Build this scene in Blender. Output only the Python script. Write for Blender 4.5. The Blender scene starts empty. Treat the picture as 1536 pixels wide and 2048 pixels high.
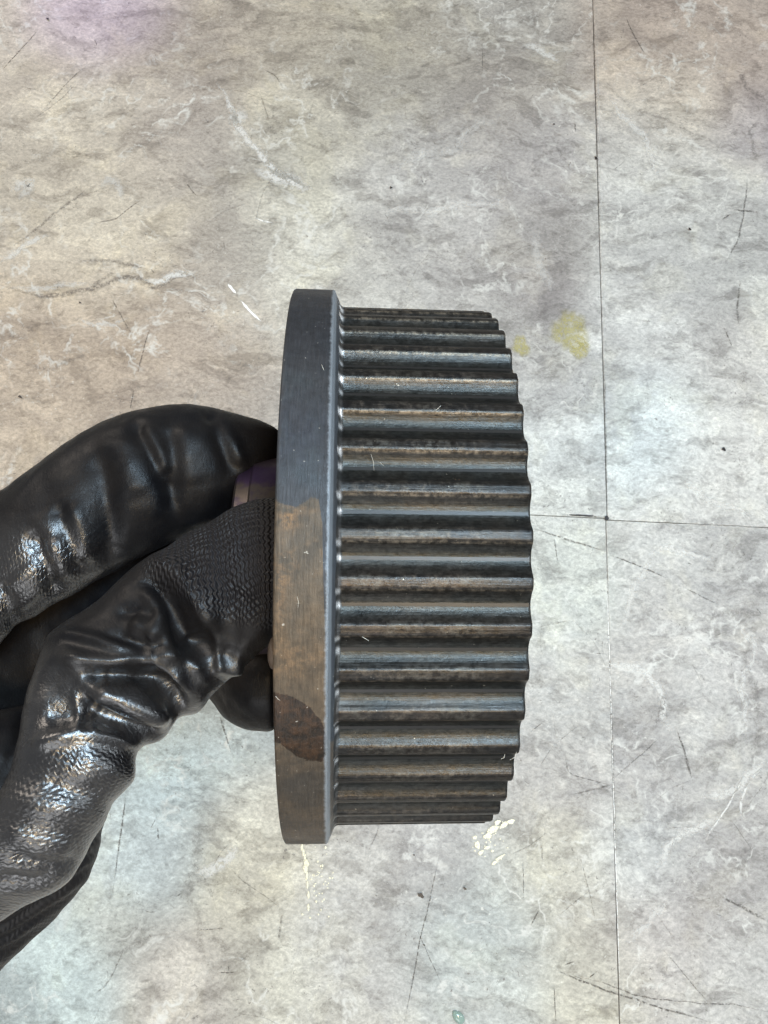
import bpy, bmesh, math, random
import numpy as np
from mathutils import Matrix, Vector, kdtree

rnd = random.Random(7)
rad = math.radians
scn = bpy.context.scene
COL = scn.collection

# ------------------------------------------------------------------ camera
ALPHA = rad(14.6)                 # phone held a little off straight-down
F = 1480.0                        # focal length in photo pixels (1536 x 2048)
DF = 0.55                         # metres from lens to floor along the view
HC = DF * math.cos(ALPHA)
MC = Matrix.Translation((0, 0, HC)) @ Matrix.Rotation(ALPHA, 4, 'X')
cam_d = bpy.data.cameras.new('camera')
cam = bpy.data.objects.new('camera', cam_d); COL.objects.link(cam)
cam_d.sensor_fit = 'VERTICAL'; cam_d.sensor_height = 24.0
cam_d.lens = F / 2048 * 24.0
cam_d.clip_start = 0.01; cam_d.clip_end = 50
cam.matrix_world = MC
scn.camera = cam

# ------------------------------------------------------------------ light
scn.view_settings.view_transform = 'Standard'
scn.view_settings.look = 'None'
scn.view_settings.exposure = 0.38
scn.view_settings.gamma = 1.0
world = bpy.data.worlds.new('World'); scn.world = world
world.use_nodes = True
wb = world.node_tree.nodes['Background']
wb.inputs['Color'].default_value = (0.96, 0.98, 1.0, 1)
wb.inputs['Strength'].default_value = 0.19


def area(name, loc, target, size, power, color, sy=None):
    d = bpy.data.lights.new(name, 'AREA'); d.shape = 'RECTANGLE'
    d.size = size; d.size_y = sy or size; d.energy = power; d.color = color
    o = bpy.data.objects.new(name, d); COL.objects.link(o)
    o.location = loc
    o.rotation_euler = (Vector(target) - Vector(loc)).to_track_quat('-Z', 'Y').to_euler()
    return o


P0 = (0.0, 0.0, 0.35)
area('cool_panel_light', (0.52, 0.02, 1.95), P0, 0.22, 14.5, (0.56, 0.79, 1.0), 0.5)
area('warm_panel_light', (0.26, -0.50, 1.72), P0, 0.10, 8.0, (1.0, 0.72, 0.38), 0.34)
area('south_window_light', (-0.35, -1.7, 1.25), P0, 1.3, 9.0, (0.95, 0.97, 1.0), 0.7)
area('glove_fill_light', (0.16, 0.02, 0.92), (-0.06, -0.06, .4), 0.09, 1.6, (0.60, 0.81, 1.0), 0.2)  # unseen fill added close behind the camera to lift the glove highlights
area('side_glint_fill_light', (1.15, -0.05, 0.95), P0, 0.35, 3.5, (0.86, 0.94, 1.0), 0.7)  # unseen source added on the right to light the fillet and chamfer
area('warm_shop_light', (-1.1, 1.3, 1.6), P0, 0.8, 12.0, (1.0, 0.88, 0.76), 0.8)


# ------------------------------------------------------------------ helpers
def W(p):
    """camera-frame millimetres -> world metres"""
    return MC @ Vector((p[0] / 1000, p[1] / 1000, p[2] / 1000))


def at(x, y, d):
    """photo pixel at depth d mm -> camera-frame millimetres"""
    return np.array([(x - 768) / F * d, -(y - 1024) / F * d, -d])


def on_floor(x, y, z=0.0):
    o = MC.translation
    v = (MC.to_3x3() @ Vector(((x - 768) / F, -(y - 1024) / F, -1)))
    t = (z - o.z) / v.z
    return o + v * t


MCI = MC.inverted()


def proj_np(P):
    """world Nx3 -> photo pixels"""
    A = np.array(MCI)
    Q = P @ A[:3, :3].T + A[:3, 3]
    return 768 + F * Q[:, 0] / -Q[:, 2], 1024 - F * Q[:, 1] / -Q[:, 2], -Q[:, 2]


def lin(c):
    return tuple(((v / 255) / 12.92 if v / 255 <= .04045 else ((v / 255 + .055) / 1.055) ** 2.4) for v in c)


def mesh_obj(name, verts, faces, mat=None, parent=None, smooth=True):
    me = bpy.data.meshes.new(name)
    me.from_pydata([tuple(v) for v in verts], [], [tuple(f) for f in faces])
    me.update()
    if mat: me.materials.append(mat)
    if smooth: me.polygons.foreach_set('use_smooth', [True] * len(me.polygons))
    o = bpy.data.objects.new(name, me); COL.objects.link(o)
    if parent: o.parent = parent
    return o


def fattr(o, name, vals):
    a = o.data.attributes.new(name, 'FLOAT', 'POINT')
    a.data.foreach_set('value', np.asarray(vals, dtype=np.float32))


def sharp(o, ang=35):
    o.data.set_sharp_from_angle(angle=rad(ang))


class NT:
    """small node-tree builder"""
    def __init__(s, name):
        s.m = bpy.data.materials.new(name); s.m.use_nodes = True
        s.t = s.m.node_tree; s.t.nodes.clear()
        s.out = s.n('ShaderNodeOutputMaterial')

    def n(s, typ, **kw):
        nd = s.t.nodes.new(typ)
        for k, v in kw.items(): setattr(nd, k, v)
        return nd

    def put(s, sock, v):
        if v is None: return
        if isinstance(v, bpy.types.NodeSocket): s.t.links.new(v, sock)
        else: sock.default_value = v

    def math(s, op, a, b=None, c=None, clamp=False):
        nd = s.n('ShaderNodeMath', operation=op, use_clamp=clamp)
        s.put(nd.inputs[0], a); s.put(nd.inputs[1], b); s.put(nd.inputs[2], c)
        return nd.outputs[0]

    def noise(s, vec, scale, detail=4, rough=.55, dist=0, w=None, out='Fac'):
        nd = s.n('ShaderNodeTexNoise')
        if w is not None:
            nd.noise_dimensions = '4D'; s.put(nd.inputs['W'], w)
        s.put(nd.inputs['Vector'], vec); s.put(nd.inputs['Scale'], scale)
        s.put(nd.inputs['Detail'], detail); s.put(nd.inputs['Roughness'], rough)
        s.put(nd.inputs['Distortion'], dist)
        return nd.outputs[out]

    def vor(s, vec, scale, feature='F1', out='Distance', rand=1.0):
        nd = s.n('ShaderNodeTexVoronoi', feature=feature)
        s.put(nd.inputs['Vector'], vec); s.put(nd.inputs['Scale'], scale)
        s.put(nd.inputs['Randomness'], rand)
        return nd.outputs[out]

    def ramp(s, fac, lo, hi, a=0.0, b=1.0, smooth=True):
        nd = s.n('ShaderNodeMapRange')
        nd.interpolation_type = 'SMOOTHSTEP' if smooth else 'LINEAR'
        s.put(nd.inputs[0], fac); s.put(nd.inputs[1], lo); s.put(nd.inputs[2], hi)
        s.put(nd.inputs[3], a); s.put(nd.inputs[4], b)
        return nd.outputs[0]

    def mix(s, fac, a, b, mode='MIX'):
        nd = s.n('ShaderNodeMix', data_type='RGBA', blend_type=mode)
        s.put(nd.inputs[0], fac)
        for i, v in ((6, a), (7, b)):
            if isinstance(v, (tuple, list)): v = tuple(v)[:3] + (1,)
            s.put(nd.inputs[i], v)
        return nd.outputs[2]

    def attr(s, name, out='Fac'):
        return s.n('ShaderNodeAttribute', attribute_name=name).outputs[out]

    def coord(s, which='Object'):
        return s.n('ShaderNodeTexCoord').outputs[which]

    def mapping(s, vec, scale=(1, 1, 1), rot=(0, 0, 0), loc=(0, 0, 0)):
        nd = s.n('ShaderNodeMapping')
        s.put(nd.inputs[0], vec); nd.inputs[1].default_value = loc
        nd.inputs[2].default_value = rot; nd.inputs[3].default_value = scale
        return nd.outputs[0]

    def vadd(s, a, b, op='ADD'):
        nd = s.n('ShaderNodeVectorMath', operation=op)
        s.put(nd.inputs[0], a); s.put(nd.inputs[1], b)
        return nd.outputs[0]

    def vscale(s, a, k):
        nd = s.n('ShaderNodeVectorMath', operation='SCALE')
        s.put(nd.inputs[0], a); s.put(nd.inputs[3], k)
        return nd.outputs[0]

    def comb(s, x, y, z=0.0):
        nd = s.n('ShaderNodeCombineXYZ')
        s.put(nd.inputs[0], x); s.put(nd.inputs[1], y); s.put(nd.inputs[2], z)
        return nd.outputs[0]

    def bump(s, h, dist, strength=1.0, normal=None):
        nd = s.n('ShaderNodeBump')
        s.put(nd.inputs['Height'], h); nd.inputs['Distance'].default_value = dist
        s.put(nd.inputs['Strength'], strength); s.put(nd.inputs['Normal'], normal)
        return nd.outputs[0]

    def bsdf(s, color, rough=.5, metal=0.0, normal=None, spec=.5, coat=0.0, coat_r=.1, alpha=None):
        nd = s.n('ShaderNodeBsdfPrincipled')
        if isinstance(color, (tuple, list)): color = tuple(color)[:3] + (1,)
        s.put(nd.inputs['Base Color'], color); s.put(nd.inputs['Roughness'], rough)
        s.put(nd.inputs['Metallic'], metal); s.put(nd.inputs['Normal'], normal)
        s.put(nd.inputs['Specular IOR Level'], spec)
        s.put(nd.inputs['Coat Weight'], coat); s.put(nd.inputs['Coat Roughness'], coat_r)
        s.put(nd.inputs['Alpha'], alpha); s.put(nd.inputs['Coat Normal'], normal)
        s.t.links.new(nd.outputs[0], s.out.inputs[0])
        return s.m


# ================================================================== FLOOR
AZ = rad(-2.8)                       # tile grid turned this much under the phone
JUNC = on_floor(1214.5, 1037)        # where four tiles meet
TS = 0.61


def floor_material():
    t = NT('stone_look_vinyl')
    seed = t.math('MULTIPLY', t.n('ShaderNodeObjectInfo').outputs['Random'], 37.0)
    co = t.coord('Object')
    co = t.vadd(co, t.comb(seed, t.math('MULTIPLY', seed, .37), 0.0))
    # warped coordinates
    w1 = t.noise(co, 7, 4, .6, out='Color')
    cw = t.vadd(co, t.vscale(t.vadd(w1, (.5, .5, .5), 'SUBTRACT'), .09))
    w2 = t.noise(co, 60, 3, .5, out='Color')
    cw2 = t.vadd(co, t.vscale(t.vadd(w2, (.5, .5, .5), 'SUBTRACT'), .008))
    sw = t.mapping(cw2, (1, 1.45, 1), (0, 0, rad(32)))
    sv = t.mapping(cw, (1, 2.3, 1), (0, 0, rad(36)))
    tint = t.attr('tint', 'Color')
    big = t.noise(cw, 7.5, 12, .60)
    med = t.noise(sv, 17, 12, .66)
    fine = t.noise(sw, 62, 9, .68)
    grain = t.noise(co, 950, 3, .7)
    c = tint
    # broad slabs of slightly different print tone, with ragged edges
    c = t.mix(t.math('MULTIPLY', t.ramp(big, .47, .56), .85), c, t.mix(1.0, c, (.76, .75, .755), 'MULTIPLY'))
    c = t.mix(t.math('MULTIPLY', t.ramp(t.noise(cw, 17, 10, .62, w=2.), .52, .60), .6), c, t.mix(1.0, c, (1.10, 1.09, 1.03), 'MULTIPLY'))
    # crusty pale relief and smoky dark relief
    c = t.mix(t.math('MULTIPLY', t.ramp(med, .50, .57), .6), c, t.mix(1.0, c, (1.22, 1.22, 1.20), 'MULTIPLY'))
    c = t.mix(t.math('MULTIPLY', t.ramp(t.noise(sv, 24, 12, .68, w=6.), .51, .60), .8), c, t.mix(1.0, c, (.66, .65, .645), 'MULTIPLY'))
    c = t.mix(t.math('MULTIPLY', t.ramp(fine, .50, .62), .5), c, t.mix(1.0, c, (1.25, 1.25, 1.24), 'MULTIPLY'))
    c = t.mix(t.math('MULTIPLY', t.ramp(t.noise(sw, 72, 9, .66, w=3.), .54, .62), .55), c, t.mix(1.0, c, (.62, .61, .60), 'MULTIPLY'))
    v = t.ramp(t.noise(sw, 300, 5, .7), .35, .65, .78, 1.2, False)
    v = t.math('MULTIPLY', v, t.ramp(grain, .3, .7, .90, 1.10, False))
    vv = t.n('ShaderNodeCombineColor')
    for i in range(3): t.put(vv.inputs[i], v)
    c = t.mix(1.0, c, vv.outputs[0], 'MULTIPLY')
    # pinhole speckle in clusters
    sp = t.ramp(t.noise(cw2, 380, 3, .7), .60, .68)
    cl = t.ramp(t.noise(co, 22, 4, .6), .47, .62)
    c = t.mix(t.math('MULTIPLY', t.math('MULTIPLY', sp, cl), .7), c, (.14, .125, .115))
    pf = t.ramp(t.noise(sw, 240, 4, .7, w=3.1), .60, .68)
    pm = t.ramp(t.noise(co, 13, 4, .6, w=8.2), .45, .62)
    c = t.mix(t.math('MULTIPLY', t.math('MULTIPLY', pf, pm), .6), c, (.78, .77, .71))
    for sc_, w_, th in ((15, 5.0, .020), (27, 12.0, .022)):
        vn = t.math('ABSOLUTE', t.math('SUBTRACT', t.noise(cw, sc_, 7, .52, w=w_), .5))
        vl = t.math('SUBTRACT', 1.0, t.ramp(vn, 0.0, th))
        vm = t.math('MULTIPLY', t.ramp(t.noise(co, 10, 4, .6, w=w_ + 1), .48, .60), t.ramp(t.noise(co, 110, 5, .7), .40, .56))
        c = t.mix(t.math('MULTIPLY', t.math('MULTIPLY', vl, vm), .62), c, (.72, .715, .67))
    # fine dark hairline cracks following the relief
    vn2 = t.math('ABSOLUTE', t.math('SUBTRACT', t.noise(cw, 19, 8, .6, w=9.0), .5))
    vl2 = t.math('SUBTRACT', 1.0, t.ramp(vn2, 0.0, .006))
    vm2 = t.ramp(t.noise(co, 12, 3, .6, w=4.7), .55, .64)
    c = t.mix(t.math('MULTIPLY', t.math('MULTIPLY', vl2, vm2), .35), c, (.2, .18, .165))
    h = t.math('ADD', med, t.math('MULTIPLY', fine, .6))
    nb = t.bump(h, .0006, .5)
    r = t.ramp(fine, .3, .7, .42, .62)
    return t.bsdf(c, r, 0, nb, .35)


M_floor = floor_material()
t = NT('dark_subfloor'); M_sub = t.bsdf(t.mix(t.noise(t.coord(), 60), (.03, .026, .02), (.07, .06, .05)), .9)

# colour regions of the printed stone: px, py, radius, sRGB, weight
REG = [
    (120, 260, 300, (206, 198, 184), 1.0), (40, 60, 200, (192, 182, 176), .8), (330, 260, 150, (170, 161, 156), .9),
    (200, 470, 170, (205, 197, 182), .9), (240, 330, 120, (172, 163, 152), .8), (150, 700, 260, (178, 163, 148), 1.1),
    (380, 720, 160, (180, 167, 155), 1), (60, 860, 150, (195, 181, 165), .9), (450, 560, 120, (186, 180, 172), .8),
    (400, 60, 160, (182, 172, 164), .8), (570, 60, 180, (196, 188, 174), .9), (420, 330, 120, (164, 158, 152), .9),
    (560, 330, 110, (178, 175, 166), .8), (620, 520, 150, (206, 203, 193), 1.0), (600, 240, 130, (184, 179, 168), .8),
    (760, 160, 150, (178, 174, 164), .8), (840, 60, 150, (190, 184, 172), .8), (850, 300, 150, (176, 173, 171), .9),
    (780, 420, 120, (188, 186, 183), .8), (1000, 200, 130, (168, 162, 156), .9), (1080, 90, 120, (172, 168, 162), .8),
    (1050, 380, 130, (165, 161, 160), 1.1), (1110, 480, 110, (158, 154, 150), 1.2), (1080, 560, 90, (158, 153, 152), 1.2),
    (900, 470, 150, (188, 185, 182), .9), (1090, 280, 90, (176, 172, 170), .8), (760, 570, 120, (204, 203, 199), .9),
    (1000, 640, 90, (192, 190, 186), .8), (960, 30, 80, (186, 184, 180), .8),
    (1320, 90, 170, (192, 178, 167), 1.1), (1220, 60, 60, (158, 148, 139), 1.0), (1480, 80, 150, (196, 183, 172), .9),
    (1350, 190, 120, (200, 192, 178), .9), (1500, 250, 90, (168, 162, 162), .9), (1270, 280, 110, (196, 194, 190), 1),
    (1400, 370, 120, (190, 188, 184), .8), (1320, 480, 150, (204, 204, 201), 1), (1480, 520, 130, (194, 194, 191), .8),
    (1300, 640, 150, (204, 204, 202), 1), (1450, 720, 140, (194, 191, 187), .8), (1290, 850, 130, (206, 214, 216), 1.1),
    (1450, 920, 140, (205, 203, 199), .9), (1130, 900, 110, (200, 203, 202), 1), (1130, 780, 110, (190, 189, 187), .9),
    (1130, 1000, 80, (200, 201, 197), .9), (1130, 1170, 120, (196, 198, 192), 1), (1400, 1120, 170, (196, 195, 192), 1),
    (1280, 1350, 100, (176, 172, 168), .9), (1470, 1300, 150, (192, 189, 186), .9), (1330, 1220, 80, (180, 176, 172), .8),
    (1150, 1400, 120, (186, 184, 180), .9), (1120, 1560, 110, (176, 172, 168), .9), (1300, 1550, 120, (188, 185, 182), .9),
    (1420, 1500, 140, (196, 194, 190), .9), (1290, 1700, 110, (198, 200, 199), .8), (1450, 1720, 120, (184, 181, 178), .9),
    (1330, 1880, 140, (182, 177, 174), 1), (1480, 1960, 140, (186, 184, 181), .8), (1110, 1760, 130, (191, 187, 176), .9),
    (1180, 1950, 120, (190, 186, 174), .9), (960, 1860, 150, (174, 179, 178), 1.1), (860, 1720, 120, (184, 182, 180), .9),
    (700, 1900, 140, (184, 182, 179), .9), (740, 1720, 80, (190, 187, 182), .8), (340, 1520, 150, (184, 197, 201), 1.2),
    (470, 1470, 90, (192, 202, 204), 1), (300, 1720, 120, (190, 198, 199), 1.1), (500, 1640, 120, (203, 198, 185), .9),
    (480, 1780, 120, (200, 195, 181), .9), (360, 1960, 130, (200, 194, 186), .9), (120, 1960, 130, (186, 196, 196), 1),
    (240, 1850, 90, (186, 187, 180), .8), (540, 1950, 120, (194, 191, 180), .9), (1000, 1980, 90, (182, 184, 181), .8),
]
REG_A = np.array([(r[0], r[1], r[2], r[4]) for r in REG]); REG_C = np.array([lin(r[3]) for r in REG])
FLOOR_GAIN = 0.93


def tint_at(px, py):
    out = np.zeros((len(px), 3)); wsum = np.full(len(px), .02)
    out += np.array(lin((188, 185, 180))) * .02
    for (cx, cy, r, w), c in zip(REG_A, REG_C):
        g = w * np.exp(-((px - cx) ** 2 + (py - cy) ** 2) / (2 * (r * .55) ** 2))
        out += g[:, None] * c; wsum += g
    m = out / wsum[:, None]
    ref = np.array(lin((190, 187, 181)))
    return np.clip(ref + (m - ref) * 1.05, .05, .8) * FLOOR_GAIN * np.array((1.0, 1.0, .98))


ca, sa = math.cos(AZ), math.sin(AZ)
U = Vector((ca, sa, 0)); V = Vector((-sa, ca, 0))


def grid_pt(u, v): return JUNC + U * u + V * v


bm = bmesh.new()
floor = mesh_obj('floor', [(-2.2, -2.2, -.004), (2.2, -2.2, -.004), (2.2, 2.2, -.004), (-2.2, 2.2, -.004)], [(0, 1, 2, 3)], M_sub)
bm.free()
floor['kind'] = 'structure'


def tile(u0, v0, u1, v1, n, label=None):
    g = .00025; ch = .00035
    us = np.concatenate([[u0 + g], np.linspace(u0 + g + ch, u1 - g - ch, n), [u1 - g]])
    vs = np.concatenate([[v0 + g], np.linspace(v0 + g + ch, v1 - g - ch, n), [v1 - g]])
    N = n + 2
    verts = []; vmap = []
    c = grid_pt((u0 + u1) / 2, (v0 + v1) / 2)
    for j, b in enumerate(vs):
        for i, a in enumerate(us):
            edge = i in (0, N - 1) or j in (0, N - 1)
            p = grid_pt(a, b); verts.append((p.x - c.x, p.y - c.y, -.0003 if edge else 0))
    faces = [(j * N + i, j * N + i + 1, (j + 1) * N + i + 1, (j + 1) * N + i) for j in range(N - 1) for i in range(N - 1)]
    ring = [i for i in range(N)] + [j * N + N - 1 for j in range(1, N)] + [(N - 1) * N + i for i in range(N - 2, -1, -1)] + [j * N for j in range(N - 2, 0, -1)]
    base = len(verts)
    for k in ring: verts.append((verts[k][0], verts[k][1], -.0035))
    for k in range(len(ring)):
        k2 = (k + 1) % len(ring)
        faces.append((ring[k2], ring[k], base + k, base + k2))
    o = mesh_obj('floor_tile', verts, faces, M_floor, floor)
    o.location = (c.x, c.y, 0)
    A = np.array(verts) + np.array([c.x, c.y, 0])
    px, py, _ = proj_np(A)
    tc = tint_at(px, py)
    at_ = o.data.attributes.new('tint', 'FLOAT_COLOR', 'POINT')
    at_.data.foreach_set('color', np.concatenate([tc, np.ones((len(tc), 1))], 1).astype(np.float32).ravel())
    sharp(o, 40)
    if label: o['label'] = label
    return o


L1 = 'grey stone-print tile with beige and brown clouding'
for iu in range(-3, 3):
    for iv in range(-3, 3):
        du = -.0011 if iv < 0 else 0.0
        vis = iu in (-1, 0) and iv in (-1, 0)
        dv = 0.0 if iu < 0 else -.0011
        tile(iu * TS + du, iv * TS + dv, (iu + 1) * TS + du, (iv + 1) * TS + dv, 150 if vis else 12)


# ---- marks on the floor -------------------------------------------------
def mark_material(name, color, dens=.8, nscale=500, lo=.35, hi=.6, rough=.6):
    t = NT(name)
    v = t.attr('across')
    e = t.math('SUBTRACT', 1.0, t.math('ABSOLUTE', v))
    e = t.ramp(e, 0, .8)
    n = t.ramp(t.noise(t.coord(), nscale, 4, .7), lo, hi)
    a = t.math('MULTIPLY', t.math('MULTIPLY', e, n), t.math('MULTIPLY', t.attr('dens'), dens), clamp=True)
    return t.bsdf(color, rough, 0, None, .3, alpha=a)


M_dark = mark_material('dark_scratch', (.13, .115, .10), .78)
M_soft = mark_material('soft_grey_vein', (.19, .17, .155), .5, 420, .36, .60)
M_pale = mark_material('pale_vein', (.82, .81, .77), .85, 260, .34, .54)
M_white = mark_material('white_paint_mark', (.95, .94, .90), 1.0, 700, .15, .4)


def ribbon_data(pts, wpx, z, dens=1.0, taper=True, wob=0.0, seed=0):
    r = random.Random(seed)
    P = [np.array(p, float) for p in pts]
    # resample
    out = []
    for a, b in zip(P[:-1], P[1:]):
        n = max(2, int(np.linalg.norm(b - a) / 6))
        for k in range(n): out.append(a + (b - a) * k / n)
    out.append(P[-1]); out = np.array(out)
    for _ in range(2):
        if len(out) > 4: out[1:-1] = (out[:-2] + out[1:-1] * 2 + out[2:]) / 4
    if wob:
        w = np.zeros(len(out)); ph = r.uniform(0, 6)
        for k, fr in ((1, .35), (.5, .9), (.3, 2.0)): w += k * np.sin(np.arange(len(out)) * fr + ph * k * 3)
        tg = np.gradient(out, axis=0); tg /= np.linalg.norm(tg, axis=1)[:, None] + 1e-9
        out = out + np.stack([-tg[:, 1], tg[:, 0]], 1) * (w * wob)[:, None]
    tg = np.gradient(out, axis=0); tg /= np.linalg.norm(tg, axis=1)[:, None] + 1e-9
    nr = np.stack([-tg[:, 1], tg[:, 0]], 1)
    vs = []; fs = []; ac = []; dn = []
    for k, (p, q) in enumerate(zip(out, nr)):
        s = k / (len(out) - 1)
        tp = (min(1, s * 5, (1 - s) * 5) * .75 + .25) if taper else 1
        hw = wpx / 2 * tp * r.uniform(.8, 1.2)
        for m in (-1, 0, 1):
            vs.append(tuple(on_floor(p[0] + q[0] * hw * m, p[1] + q[1] * hw * m, z))); ac.append(m)
            dn.append(dens * tp)
        if k:
            b = k * 3
            fs += [(b - 3, b - 2, b + 1, b), (b - 2, b - 1, b + 2, b + 1)]
    return vs, fs, ac, dn


zc = [.00012]


def marks(name, mat, items, single=False):
    """items: (pts, width px, density, wobble)"""
    zc[0] += .00002
    groups = [items] if single else [[i] for i in items]
    for gi, g in enumerate(groups):
        VS = []; FS = []; AC = []; DN = []
        for k, (pts, w, d, wob) in enumerate(g):
            vs, fs, ac, dn = ribbon_data(pts, w, zc[0] + (k % 5) * .000012, d, True, wob, gi * 31 + k)
            b = len(VS); VS += vs; FS += [tuple(i + b for i in f) for f in fs]; AC += ac; DN += dn
        o = mesh_obj(name, VS, FS, mat, floor)
        fattr(o, 'across', AC); fattr(o, 'dens', DN)
        if single: o['kind'] = 'stuff'


marks('scratch', M_dark, [
    ([(0, 145), (45, 95), (78, 58)], 3, .9, .3), ([(80, 225), (150, 150), (180, 125)], 3, .7, .6),
    ([(60, 245), (125, 195), (160, 160)], 3, .5, .6), ([(185, 448), (232, 438), (262, 412), (288, 398)], 3, .8, .5),
    ([(372, 365), (382, 380), (395, 393)], 4, .8, .4), ([(222, 595), (240, 628), (265, 670)], 4, .7, .5),
    ([(300, 655), (280, 725), (274, 750)], 4, .8, .5), ([(268, 778), (260, 820)], 3, .8, .2),
    ([(528, 138), (552, 152), (563, 172)], 3, .7, .5), ([(520, 185), (530, 215), (538, 245)], 4, .5, .5),
    ([(1495, 350), (1488, 430), (1475, 480), (1450, 530)], 5, .75, 1.0), ([(1480, 560), (1475, 610), (1478, 655)], 6, .7, .8),
    ([(1467, 418), (1485, 422), (1510, 423)], 6, .9, .4), ([(1443, 440), (1462, 428)], 4, .9, .2),
    ([(1250, 30), (1270, 75), (1292, 112)], 4, .8, .5), ([(965, 98), (964, 148)], 3, .6, .2),
    ([(1150, 243), (1151, 266)], 4, .9, .1), ([(1448, 655), (1465, 695)], 4, .9, .1),
    ([(1065, 1057), (1110, 1070), (1150, 1085), (1212, 1102)], 5, .75, .6), ([(1108, 1072), (1112, 1105), (1116, 1125)], 4, .8, .3),
    ([(1218, 1110), (1262, 1125), (1300, 1140), (1335, 1158)], 5, .85, .5), ([(1370, 1175), (1402, 1192), (1440, 1212)], 4, .6, .6),
    ([(1352, 1455), (1368, 1500), (1385, 1562)], 6, .9, .4), ([(1100, 1932), (1150, 1958), (1240, 1990), (1330, 2018), (1420, 2044)], 6, .95, .8),
    ([(1150, 1952), (1200, 1962), (1260, 1988), (1340, 2002), (1470, 2010), (1536, 2022)], 4, .8, 1.2),
    ([(1440, 1792), (1475, 1810), (1536, 1842)], 9, .85, .8), ([(1462, 1640), (1505, 1700)], 3, .5, .3),
    ([(878, 1710), (860, 1800), (842, 1870), (820, 1990), (808, 2048)], 4, .85, .3), ([(832, 1852), (858, 1915), (885, 1970)], 3, .7, .5),
    ([(1046, 1725), (1047, 1770), (1046, 1805)], 3, .8, .2), ([(1085, 1728), (1084, 1690), (1080, 1700)], 3, .7, .2),
    ([(1160, 1710), (1180, 1790), (1192, 1850)], 3, .55, .2), ([(1108, 1970), (1112, 2048)], 4, .9, .2),
    ([(1320, 1892), (1370, 1950), (1420, 2010)], 3, .7, .5), ([(1300, 1810), (1350, 1880)], 3, .4, .3),
    ([(440, 1432), (450, 1465), (461, 1500)], 6, .85, .2), ([(252, 1588), (240, 1680), (228, 1762)], 5, .85, .3),
    ([(228, 1765), (224, 1790)], 3, .5, .2), ([(315, 1655), (317, 1682)], 5, .9, .2), ([(315, 1632), (300, 1658)], 3, .7, .2),
    ([(352, 1793), (366, 1785)], 5, .95, .1), ([(438, 1945), (448, 1946), (474, 1943)], 4, .9, .6), ([(456, 1944), (458, 1928)], 3, .8, .2),
    ([(180, 1995), (215, 1970), (235, 1925), (245, 1900)], 5, .5, 1.2), ([(565, 1828), (560, 1858), (556, 1885)], 6, .55, .5),
    ([(395, 1860), (440, 1857), (452, 1855)], 3, .8, .3), ([(455, 1732), (490, 1765), (540, 1800), (565, 1818)], 4, .5, .6),
    ([(1405, 1370), (1380, 1320)], 3, .4, .3), ([(1060, 1465), (1085, 1445)], 3, .7, .2), ([(1075, 1255), (1140, 1240)], 3, .5, .3),
    ([(1130, 1505), (1135, 1545), (1180, 1560), (1225, 1572)], 3, .7, .8), ([(1140, 1590), (1200, 1575), (1228, 1570)], 5, .6, .8),
    ([(1225, 1560), (1320, 1475)], 4, .6, .6), ([(1180, 1780), (1160, 1795), (1120, 1830)], 3, .6, .6),
    ([(1085, 1645), (1093, 1665), (1060, 1690), (1015, 1715)], 3, .5, 1.0), ([(1128, 1930), (1150, 1922)], 4, .95, .2),
    ([(1175, 1958), (1195, 1942)], 4, .95, .2), ([(1062, 1850), (1078, 1820)], 4, .9, .2),
])
marks('stone_vein', M_soft, [
    ([(0, 568), (30, 582), (75, 590), (125, 590), (178, 578), (222, 562), (262, 554), (290, 562), (312, 575), (330, 565), (348, 552), (380, 556), (430, 545)], 13, 1.0, 2.0),
    ([(150, 520), (205, 520), (250, 528), (300, 537)], 9, .8, 1.5), ([(178, 585), (200, 560), (235, 540)], 10, .7, 1.5),
    ([(20, 500), (80, 450), (140, 405), (180, 370)], 7, .8, 1.5), ([(30, 720), (100, 740), (190, 700)], 12, .5, 2),
    ([(1310, 1460), (1325, 1415), (1328, 1380)], 18, .6, 2), ([(1385, 1240), (1440, 1228), (1536, 1225)], 22, .55, 3),
    ([(1225, 1640), (1300, 1640), (1370, 1660)], 8, .4, 2), ([(480, 1640), (400, 1660), (380, 1760), (395, 1850), (420, 1960)], 26, .45, 5),
    ([(150, 1960), (230, 1905), (290, 1880), (360, 1860)], 14, .5, 3), ([(1500, 1250), (1495, 1330), (1520, 1440), (1500, 1560)], 20, .5, 4),
    ([(1216, 180), (1260, 210), (1330, 240), (1440, 290)], 12, .45, 3), ([(1055, 330), (1110, 300), (1150, 330)], 12, .5, 4),
    ([(1470, 140), (1500, 180), (1536, 195)], 12, .7, 3), ([(1536, 240), (1500, 260), (1510, 330)], 12, .6, 3),
    ([(0, 350), (60, 320), (130, 300), (220, 320)], 16, .4, 3), ([(250, 300), (340, 260), (420, 210)], 14, .4, 3),
])
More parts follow.
